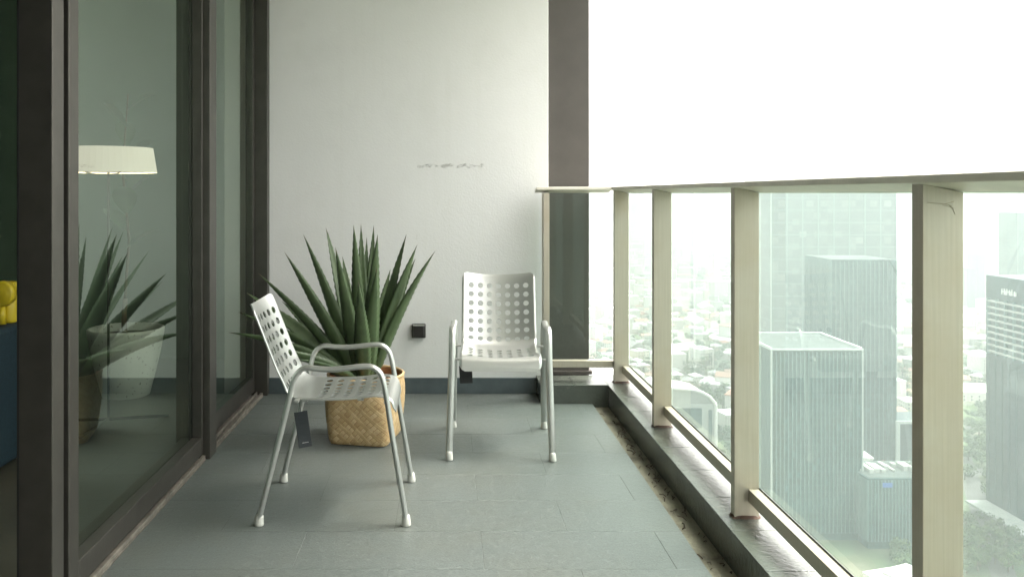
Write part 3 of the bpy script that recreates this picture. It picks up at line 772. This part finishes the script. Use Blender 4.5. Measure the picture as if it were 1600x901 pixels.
def tower(name, label, x0, x1, y0, y1, top, fins=None, floors=None, body='tower_glass', trim=True, cols=None, group=None):
    t = thing(name, label, "building", ((x0+x1)/2, (y0+y1)/2, GZ), group=group); rel = lambda o: under(o, t)
    rel(MB().box(x0, x1, y0, y1, GZ, top).build("tower_body", M[body]))
    rel(MB().box(x0+.7, x1-.7, y0+.7, y1-.7, top-.5, top+.25).build('roof', M['roof_dark']))
    if fins:
        q = MB(); k = int((x1-x0)/fins)
        for i in range(k+1): q.box(x0+i*(x1-x0)/k-.22, x0+i*(x1-x0)/k+.22, y0-.7, y0-.02, GZ+4, top-1)
        k2 = int((y1-y0)/fins)
        for i in range(k2+1): q.box(x0-.7, x0-.02, y0+i*(y1-y0)/k2-.22, y0+i*(y1-y0)/k2+.22, GZ+4, top-1)
        rel(q.build("facade_fins", M['fin']))
    if floors:
        q = MB(); z = GZ+floors
        while z < top-1: q.box(x0-.4, x1+.4, y0-.4, y0-.03, z-.35, z+.35); q.box(x0-.4, x0-.03, y0, y1, z-.35, z+.35); z += floors
        rel(q.build("floor_bands", M['fin' if floors > 8 else 'conc']))
    if cols:
        q = MB(); k = int((x1-x0)/cols)
        for i in range(k+1): q.box(x0+i*(x1-x0)/k-.6, x0+i*(x1-x0)/k+.6, y0-.9, y0-.42, GZ+2, top)
        rel(q.build("facade_columns", M['fin']))
    if trim:
        q = MB(); q.box(x0-.9, x1+.9, y0-.9, y0+.0, top+.01, top+1.0); q.box(x0-.9, x0+.1, y0+.01, y1+.9, top+.01, top+1.6)
        q.box(x1-.6, x1+.9, y0+.61, y1+.9, top+.01, top+1.6); q.box(x0+.61, x1-.61, y1-.6, y1+.9, top+.01, top+1.6)
        q.box(x0-.75, x0+.0, y0-.95, y0+.2, GZ+3, top); q.box(x1-.0, x1+.75, y0-.95, y0+.2, GZ+3, top)
        rel(q.build("roof_parapet", M['pale_trim']))
    return t
def XY(p, Y): return (p-697)/F*Y
def ZY(p, Y): return EYE-(p-302)/F*Y
# A: tallest hazy tower, far behind the others
def m_tower_a():
    n = N("tower_panes"); tc = n.new("ShaderNodeTexCoord"); sp = n.new("ShaderNodeSeparateXYZ"); n.link(tc.outputs['Object'], sp.inputs[0])
    cells = []
    for ax, st in ((0, 7.5), (1, 7.5), (2, 6.5)):
        m1 = n.new("ShaderNodeMath", operation='SNAP'); n.link(sp.outputs[ax], m1.inputs[0]); m1.inputs[1].default_value = st; cells.append(m1.outputs[0])
    cb = n.new("ShaderNodeCombineXYZ"); [n.link(c_, cb.inputs[i_]) for i_, c_ in enumerate(cells)]
    wn = n.new("ShaderNodeTexWhiteNoise"); n.link(cb.outputs[0], wn.inputs['Vector'])
    c = n.ramp(wn.outputs['Value'], [(.0,(.025,.06,.06)),(.7,(.04,.08,.08)),(.85,(.10,.14,.13)),(1,(.22,.26,.25))])
    c = n.mix(c, (.07,.11,.11), n.ramp(n.noise(n.coord((.02,.02,.02)), 1.0, 4), [(.35,.1),(.65,.75)]))
    return n.principled(c, .35)
M['tower_panes'] = m_tower_a()
AY = 900
a = tower("tall_tower", "tallest pale hazy office tower with gridded facade rising above the handrail", XY(1205,AY), XY(1400,AY), AY, AY+80, ZY(222,AY), floors=13, cols=15, body='tower_panes', trim=True)
xa, xb = XY(1205,AY), XY(1400,AY)
under(MB().box(xa+16, xb-22, AY+12, AY+70, ZY(222,AY)+.01, ZY(204,AY)).build("setback_storey", M['tower_panes']), a)
under(MB().box(xa+20, xa+44, AY+14, AY+34, ZY(204,AY)+.01, ZY(181,AY)).build("roof_plant", M['tower_panes']), a)
q = MB(); cx = XY(1332,AY); zz = ZY(273,AY)
q.box(cx-11, cx+11, AY-1.2, AY-.5, zz-2.4, zz)
for s_ in (-1, 1): q.add([(cx+s_*7-1.4,AY-1.2,zz+.1),(cx+s_*7+1.4,AY-1.2,zz+.1),(cx+s_*2+1.2,AY-1.2,zz+14),(cx+s_*2-1.2,AY-1.2,zz+14),
                          (cx+s_*7-1.4,AY-.5,zz+.1),(cx+s_*7+1.4,AY-.5,zz+.1),(cx+s_*2+1.2,AY-.5,zz+14),(cx+s_*2-1.2,AY-.5,zz+14)], [(0,1,2,3),(4,7,6,5),(0,4,5,1),(1,5,6,2),(2,6,7,3),(3,7,4,0)])
under(q.build("facade_emblem", M['dark_slab']), a)
# B: darker striped tower in front of A
tower("striped_tower", "dark teal tower with fine vertical stripes standing before the tallest tower", XY(1299,620), XY(1400,620), 620, 665, ZY(406,620), fins=3.0, body='tower_glass2', trim=False)
# C: nearest tower with pale edges
tower("glass_tower", "green glass tower with white roof edge and white corner lines behind the third railing panel", XY(1206,490), XY(1346,490), 490, 544, ZY(547,490), fins=2.3, body='tower_glass2')
# D low block and E box
d_t = tower("office_block", "low ribbed office block with rooftop plant beside the glass tower foot", XY(1356,478), XY(1452,478), 478, 510, ZY(747,478), fins=1.9, body='tower_glass2', trim=False)
q = MB(); rr = random.Random(9)
for i in range(9):
    x0 = XY(1360,478)+i*3.6; q.box(x0, x0+1.4+1.5*rr.random(), 486+10*rr.random(), 499, ZY(747,478)+.02, ZY(747,478)+1.2+2.5*rr.random())
under(q.build("roof_plant", M['conc']), d_t)
under(MB().box(XY(1378,478), XY(1393,478), 477.0, 477.25, ZY(760,478), ZY(753,478)).build("sign_board", plain("blue_sign", (.05,.14,.42), .5)), d_t)
e_t = thing("framed_block", "dark box-shaped building outlined by a white frame beside the tallest tower", "building", (XY(1440,618), 620, GZ))
x0, x1 = XY(1403,618), XY(1470,618); zt, zb = ZY(660,618), ZY(722,618)
under(MB().box(x0, x1, 618, 650, GZ, zt).build("block_body", M['dark_slab']), e_t)
q = MB(); q.box(x0-2, x1+2, 616.4, 617.9, zt-.5, zt+1.6); q.box(x0-2, x0+.8, 616.4, 617.9, zb+1.2, zt-.51); q.box(x0-3, x1+2, 615, 617.9, zb-1.2, zb+1.19)
under(q.build("white_frame", M['pale_trim']), e_t)
# curved building behind the second panel
cu = thing("curved_building", "pale building with a curved sloping roof edge between second and third posts", "building", (XY(1080,640), 650, GZ))
q = MB(); X0 = XY(1040,640); outline = [(1036,606),(1060,607),(1080,609),(1096,613),(1108,620),(1118,632)]
vs = []; 
for Y_ in (640, 672):
    for (x_, y_) in outline: vs.append((XY(x_,640), Y_, ZY(y_,640)))
    for (x_, y_) in outline: vs.append((XY(x_,640), Y_, GZ))
n_ = len(outline); 
fs = [(i, i+n_, i+n_+1, i+1) for i in range(n_-1)] + [(2*n_+i, 2*n_+i+1, 3*n_+i+1, 3*n_+i) for i in range(n_-1)] + [(i, i+1, 2*n_+i+1, 2*n_+i) for i in range(n_-1)] + [(0,2*n_,3*n_,n_),(n_-1,2*n_-1,4*n_-1,3*n_-1)]
q.add(vs, fs); under(q.build("building_body", M['conc']), cu)
q = MB(); q.tube([(XY(x_,640), 639, ZY(y_,640)+.5) for x_, y_ in outline], 1.3, 6); q.tube([(XY(1118,640),639,ZY(632,640)), (XY(1118,640),639,GZ)], 1.2, 6)
under(q.build("roof_edge", M['white_trim']), cu)
q = MB(); q.box(XY(1052,640), XY(1096,640), 638.9, 639.9, ZY(668,640), ZY(637,640)); q.box(XY(1107,640), XY(1112,640), 638.9, 639.9, ZY(690,640), ZY(640,640)); 
under(q.build("glazing", M['tower_glass2']), cu)
# F: dark tower at the right edge, facing left
FX = 342.0; f_t = thing("dark_tower", "dark slab tower with balconies and a small white rooftop sign at the right edge", "building", (FX+20, 490, GZ))
topF = ZY(429,537)
under(MB().box(FX, FX+45, 440, 537, GZ, topF).build("tower_body", M['dark_slab']), f_t)
q = MB(); 
for k in range(9):
    z = topF-16-k*3.9; q.box(FX-1.8, FX-.02, 441, 533, z-.3, z+.75)
under(q.build("balcony_slabs", M['conc']), f_t)
q = MB()
for k in range(12): 
    yy = 533-k*8; q.box(FX-1.7, FX-.02, yy-.5, yy+.5, topF-49, topF-14)
under(q.build("balcony_dividers", M['fin']), f_t)
q = MB()
for k in range(14): yy = 534-k*6.5; q.box(FX-.5, FX-.02, yy-.25, yy+.25, GZ+8, topF-52)
under(q.build("facade_ribs", M['tower_glass']), f_t)
q = MB()
rr = random.Random(12)      # short unreadable sign: strokes of pale letters
for k in range(6):
    y0 = 521-k*2.3
    q.box(FX-.9, FX-.3, y0-.35, y0+.1, topF-10.5, topF-6.5-rr.random()); q.box(FX-.9, FX-.3, y0-1.5, y0-.36, topF-10.5+rr.random()*2, topF-9.6+rr.random()*2)
    if k % 2: q.box(FX-.9, FX-.3, y0-1.6, y0-1.2, topF-10.5, topF-8)
under(q.build("rooftop_sign", M['white_trim']), f_t)
q = MB(); q.box(FX-14, FX-.5, 445, 536, GZ+5, GZ+6.5); under(q.build("entrance_canopy", M['conc']), f_t)
q = MB(); q.box(FX+1, FX+44, 441, 460, topF+.02, topF+4); under(q.build("roof_plant", M['white_trim']), f_t)

# far hazy towers
far = [("slender pale tower in the haze right of the fourth post, left one of the pair",1512,1524,1450,420),("slender pale tower in the haze right of the fourth post, right one of the pair",1527,1539,1500,398),
       ("pale blue tower in the haze behind the dark tower at the right edge",1589,1640,900,333),("thin tower in the haze left of the third post, left one of three",1112,1116,1700,440),
       ("thin tower in the haze left of the third post, middle one of three",1127,1131,1750,462),("thin tower in the haze left of the third post, right one of three",1134,1139,1780,455),
       ("broad faint apartment tower far in the haze beside the second post",984,1000,2100,440),("squat faint building on the hazy skyline between second and third posts",1066,1100,1900,462)]
for lb, p0, p1, Y, tp in far:
    tower("distant_tower", lb, XY(p0,Y), XY(p1,Y), Y, Y+30, ZY(tp,Y), floors=9, body='conc' if Y > 1500 else 'tower_panel', trim=False)

# viaduct and roads
M['asphalt'] = plain("asphalt", (.10,.10,.095), .9, var=.15, scale=.05)
rd = MB()
for (x0,y0,x1,y1,w_) in ((150,560,900,720,14),(250,860,1100,800,16),(290,440,420,700,12),(420,700,700,1000,12),(80,700,300,1100,10),(0,930,1200,980,18)):
    a_ = Vector((x0,y0,0)); b_ = Vector((x1,y1,0)); n__ = (b_-a_).normalized().cross(Vector((0,0,1)))*w_/2
    zz = GZ+.25+.05*len(rd.f); rd.add([a_+n__+Vector((0,0,zz)), b_+n__+Vector((0,0,zz)), b_-n__+Vector((0,0,zz)), a_-n__+Vector((0,0,zz))], [(0,1,2,3)])
tag(rd.build("roads", M['asphalt']), kind="structure")
vd = thing("viaduct", "long white elevated motorway crossing the hazy city", "viaduct", (700, 1100, GZ))
q = MB(); q.box(430, 1500, 1092, 1112, GZ+12, GZ+14.5); q.box(430,1500,1090.5,1091.9,GZ+13,GZ+16); under(q.build("deck", M['white_trim']), vd)
for i in range(26): under(MB().box(440+40*i, 444+40*i, 1098, 1106, GZ, GZ+11.9).build("pier", M['conc']), vd)

# houses and trees: visible wedges of ground
WIN = [(926,957),(984,1017),(1050,1142),(1402,1425),(1506,1600)]
solid = [(XY(1203,900)-20,XY(1400,900)+10,885,990),(XY(1290,620),XY(1410,620),610,680),(180,245,480,545),(235,275,470,520),(170,260,550,610),(325,385,605,660),(FX-15,FX+50,430,545),(150,206,630,680)]
def vis(X, Y, m=2):
    p = 697+X/Y*F; return any(a-m <= p <= b+m for a, b in WIN) and 302+200/Y*F < 905
def blocked(X, Y, r): return any(a-r < X < b+r and c-r < Y < d+r for a,b,c,d in solid)
roofs = {"terracotta": (.34,.19,.13), "white": (.80,.80,.77), "grey": (.30,.31,.31), "rust-red": (.26,.085,.05), "pale metal": (.62,.64,.63)}
RM = {k: plain("roof_"+k.replace(" ","_").replace("-","_"), c_, .7, var=.15, scale=.4) for k, c_ in roofs.items()}
WM = [plain("render_a", (.72,.70,.64), .8), plain("render_b", (.55,.54,.50), .8), plain("render_c", (.62,.55,.44), .8)]
WD = plain("window_dark", (.03,.04,.045), .3)
def house_meshes(kind, w_, l_, h_, mt, wmi):
    q = MB(); q.box(-w_/2, w_/2, -l_/2, l_/2, 0, h_, 0)
    for sx in range(int(w_/3.2)):
        for fz in range(max(1, int(h_/3.2))):
            x0 = -w_/2+1+sx*3.2; q.box(x0, x0+1.4, -l_/2-.06, -l_/2-.01, fz*3.2+1, fz*3.2+2.4, 1)
            q.box(-w_/2-.06, -w_/2-.01, x0*l_/w_, x0*l_/w_+1.4, fz*3.2+1, fz*3.2+2.4, 1)
    r = MB(); e_ = .6
    if kind == 'gable':
        a_ = w_/2+e_; b_ = l_/2+e_; rz = h_+w_*.28
        r.add([(-a_,-b_,h_+.02),(a_,-b_,h_+.02),(a_,b_,h_+.02),(-a_,b_,h_+.02),(0,-b_,rz),(0,b_,rz)], [(0,1,4),(2,3,5),(1,2,5,4),(3,0,4,5),(0,3,2,1)])
    elif kind == 'hip':
        a_ = w_/2+e_; b_ = l_/2+e_; rz = h_+w_*.25; c_ = max(.3, b_-a_)
        r.add([(-a_,-b_,h_+.02),(a_,-b_,h_+.02),(a_,b_,h_+.02),(-a_,b_,h_+.02),(0,-c_,rz),(0,c_,rz)], [(0,1,4),(2,3,5),(1,2,5,4),(3,0,4,5),(0,3,2,1)])
    else:
        r.box(-w_/2-.3, w_/2+.3, -l_/2-.3, l_/2+.3, h_+.02, h_+.7); r.box(-w_*.2, w_*.1, -l_*.1, l_*.2, h_+.71, h_+2.6)
    return q, r
protos = []; rr = random.Random(21)
specs = [("gable",9,13,6),("hip",10,14,6.5),("hip",12,13,7),("gable",11,22,6),("flat",14,18,13),("flat",18,24,22),("gable",22,48,9),("flat",30,46,12)]
for nm in roofs:
    for kd, w_, l_, h_ in specs:
        if kd == "flat" and nm in ("terracotta","rust-red"): continue
        if w_ > 20 and nm not in ("white","pale metal","grey"): continue
        protos.append((nm, kd, w_, l_, h_))
cache = {}
placed = []
def free(X, Y, r): return all((X-a)**2+(Y-b)**2 > (r+c_)**2 for a,b,c_ in placed)
def put_house(X, Y, pr, rz):
    nm, kd, w_, l_, h_ = pr
    if pr not in cache:
        q, r = house_meshes(kd, w_, l_, h_, nm, 0)
        big = w_ > 20
        t = thing("warehouse" if big else ("apartment_block" if kd == "flat" else "house"), "x", "building")
        q.build("wall", [WM[(len(cache))%3], WD], t); r.build("roof", RM[nm], t); cache[pr] = t; o = t
    else: o = copy_tree(cache[pr])
    o.location = (X, Y, GZ+.02); o.rotation_euler = (0,0,rz)
    p = 697+X/Y*F; w = ["left of the first slim post","between the first and second slim posts","between the second and third posts","beside the tallest tower","right of the widest post"][[i for i,(a,b) in enumerate(WIN) if a-6 <= p <= b+6][0]]
    dist = "near" if Y < 700 else ("middle distance" if Y < 1000 else "hazy far")
    kind = "warehouse" if w_ > 20 else ("flat-roofed block" if kd == "flat" else kd+"-roofed house")
    o["label"] = f"{nm} {kind} in the {dist} city {w}"; o["category"] = "building"; o["group"] = "low buildings of the city below"
    placed.append((X, Y, max(w_, l_)*.5)); return o
nh = 0; tries = 0
while nh < 225 and tries < 60000:
    tries += 1; Y = 450+1150*rr.random()**.8; Xm = (1604-697)/F*Y; X = rr.uniform(XY(926,Y), Xm)
    if not vis(X, Y, -1) or blocked(X, Y, 14): continue
    p = 697+X/Y*F
    if p > 1495 and Y < 800: continue      # park at the lower right
    if 1060 < p < 1112 and 1030 < Y < 1220 and rr.random() < .9: continue   # wooded rise
    pr = rr.choice(protos)
    if pr[2] > 20 and rr.random() < .5: continue
    if not free(X, Y, max(pr[2], pr[3])*.5): continue
    put_house(X, Y, pr, rr.uniform(-.5,.5)+ (math.pi/2 if rr.random() < .5 else 0)); nh += 1

M['leafA'] = plain("tree_leaf_dark", (.045,.085,.032), .8, var=.45, scale=.5)
M['leafB'] = plain("tree_leaf_light", (.085,.13,.045), .8, var=.4, scale=.5)
M['trunk'] = plain("tree_bark", (.12,.09,.06), .9)
def tree_proto(seed, h_, w_):
    r_ = random.Random(seed); t = thing("tree", "x", "tree")
    q = MB(); q.tube([(0,0,0),(.2,.1,h_*.35),(.1,-.1,h_*.7)], [.45,.32,.12], 6)
    for k in range(4): a_ = k*1.6+r_.random(); q.tube([(.15,0,h_*.35),(math.cos(a_)*w_*.3, math.sin(a_)*w_*.3, h_*.62)], [.22,.06], 5)
    q.build("trunk", M['trunk'], t)
    c_ = MB(); cl = [(r_.uniform(-.33,.33)*w_, r_.uniform(-.33,.33)*w_, r_.uniform(.42,.86)*h_, r_.uniform(.16,.26)*w_, r_.random() < .4) for _ in range(13)]
    for (cx,cy,cz,cr,lt) in cl:
        for _ in range(46):
            d = Vector((r_.gauss(0,1), r_.gauss(0,1), r_.gauss(0,1))).normalized(); p = Vector((cx,cy,cz))+Vector((d.x*cr,d.y*cr,d.z*cr*.75))*r_.uniform(.7,1.08)
            u_ = d.orthogonal().normalized(); v_ = d.cross(u_); an = r_.random()*6.28; u2 = u_*math.cos(an)+v_*math.sin(an); v2 = d.cross(u2); s_ = r_.uniform(.35,.75)
            tl = d*r_.uniform(-.3,.3)*s_
            c_.add([p-u2*s_, p-v2*s_*.8+tl, p+u2*s_, p+v2*s_*.8-tl], [(0,1,2,3)], 1 if lt else 0)
    c_.build("crown", [M['leafA'], M['leafB']], t); return t
tps = [tree_proto(31, 11, 12), tree_proto(32, 14, 13), tree_proto(33, 9, 11), tree_proto(34, 12, 15)]
used = [False]*4; ntree = 0; tries = 0
while ntree < 298 and tries < 60000:
    tries += 1; Y = 445+650*rr.random()**1.5; X = rr.uniform(XY(926,Y), XY(1604,Y))
    if not vis(X, Y, 0) or blocked(X, Y, 6) or not free(X, Y, 3.4): continue
    k = rr.randrange(4)
    if used[k]: o = copy_tree(tps[k])
    else: o = tps[k]; used[k] = True
    o.location = (X, Y, GZ); s_ = rr.uniform(.75,1.25); o.scale = (s_, s_, s_*rr.uniform(.9,1.1)); o.rotation_euler = (0,0,rr.random()*6.28)
    p = 697+X/Y*F; w = ["left of the first slim post","between the first and second slim posts","between the second and third posts","beside the tallest tower","right of the widest post"][[i for i,(a,b) in enumerate(WIN) if a-6 <= p <= b+6][0]]
    dist = "near" if Y < 560 else ("middle distance" if Y < 760 else "hazy far")
    o["label"] = f"bushy green tree in the {dist} city {w}"; o["category"] = "tree"; o["group"] = "trees of the city below"
    placed.append((X, Y, 3.2)); ntree += 1
for t, u in zip(tps, used):
    if not u:
        for ch in list(t.children): bpy.data.objects.remove(ch)
        bpy.data.objects.remove(t)
# everything farther or between: one mass of small buildings and one of greenery
q = MB(); gq = MB()
mats = [WM[0], WM[1], RM["white"], RM["terracotta"], RM["grey"], RM["pale metal"]]
for _ in range(9000):
    Y = 430+4800*rr.random()**1.5; X = rr.uniform(-.1*Y, 1.05*Y)
    if vis(X, Y, 3) and Y < 1500 and rr.random() < .75: continue
    if blocked(X, Y, 16) or (Y < 620 and rr.random() < .8) or (X > .55*Y and Y < 850): continue
    if not (Y > 1600 or free(X, Y, 6)): continue
    s_ = rr.choice((7,9,11,16)) * (1 if Y < 2500 else 1.6); h_ = rr.choice((5,6,7,12,22)) * (1 if (Y < 1300 or rr.random() < .95) else 3); m_ = rr.choice((0,1,1)); a = rr.uniform(-.6,.6)
    q.box(X-s_, X+s_, Y-s_*.8, Y+s_*.8, GZ, GZ+h_, m_, a); q.box(X-s_-.4, X+s_+.4, Y-s_*.8-.4, Y+s_*.8+.4, GZ+h_+.01, GZ+h_+.9, rr.choice((2,2,3,4,5)), a)
tag(q.build("distant_city", mats), "mass of small distant buildings fading into white haze", "city", kind="stuff")
ico = []
import bmesh
bm = bmesh.new(); bmesh.ops.create_icosphere(bm, subdivisions=2, radius=1); bm.verts.ensure_lookup_table()
IV = [v.co.copy() for v in bm.verts]; IF = [tuple(v.index for v in f.verts) for f in bm.faces]; bm.free()
for _ in range(5200):
    Y = 430+2600*rr.random()**1.3; X = rr.uniform(-.1*Y, 1.05*Y)
    if blocked(X, Y, 5) or (Y < 1600 and not free(X, Y, 3)) or Y < 640: continue
    s_ = rr.uniform(4,8); ph = [rr.uniform(.65,1.25) for _ in range(len(IV))]
    gq.add([(X+v.x*s_*k_, Y+v.y*s_*k_, GZ+3+v.z*s_*.75*k_) for v, k_ in zip(IV, ph)], IF, rr.choice((0,0,1)))
tag(gq.build("distant_greenery", [M['leafA'], M['leafB']]), "mass of distant tree cover between the buildings", "greenery", kind="stuff")

# ------------------------------------------------------------------ haze
n = N("haze_air"); pv = n.new("ShaderNodeVolumePrincipled"); pv.inputs['Color'].default_value = (.69,.73,.72,1)
pv.inputs['Density'].default_value = .00070; pv.inputs['Anisotropy'].default_value = .2
n.link(pv.outputs[0], n.out.inputs['Volume'])
hz = MB().box(-14500, 14500, -3500, 14500, GZ-1, 75).build("haze", n.m); tag(hz, "pale humid haze over the whole city", "haze", kind="stuff")
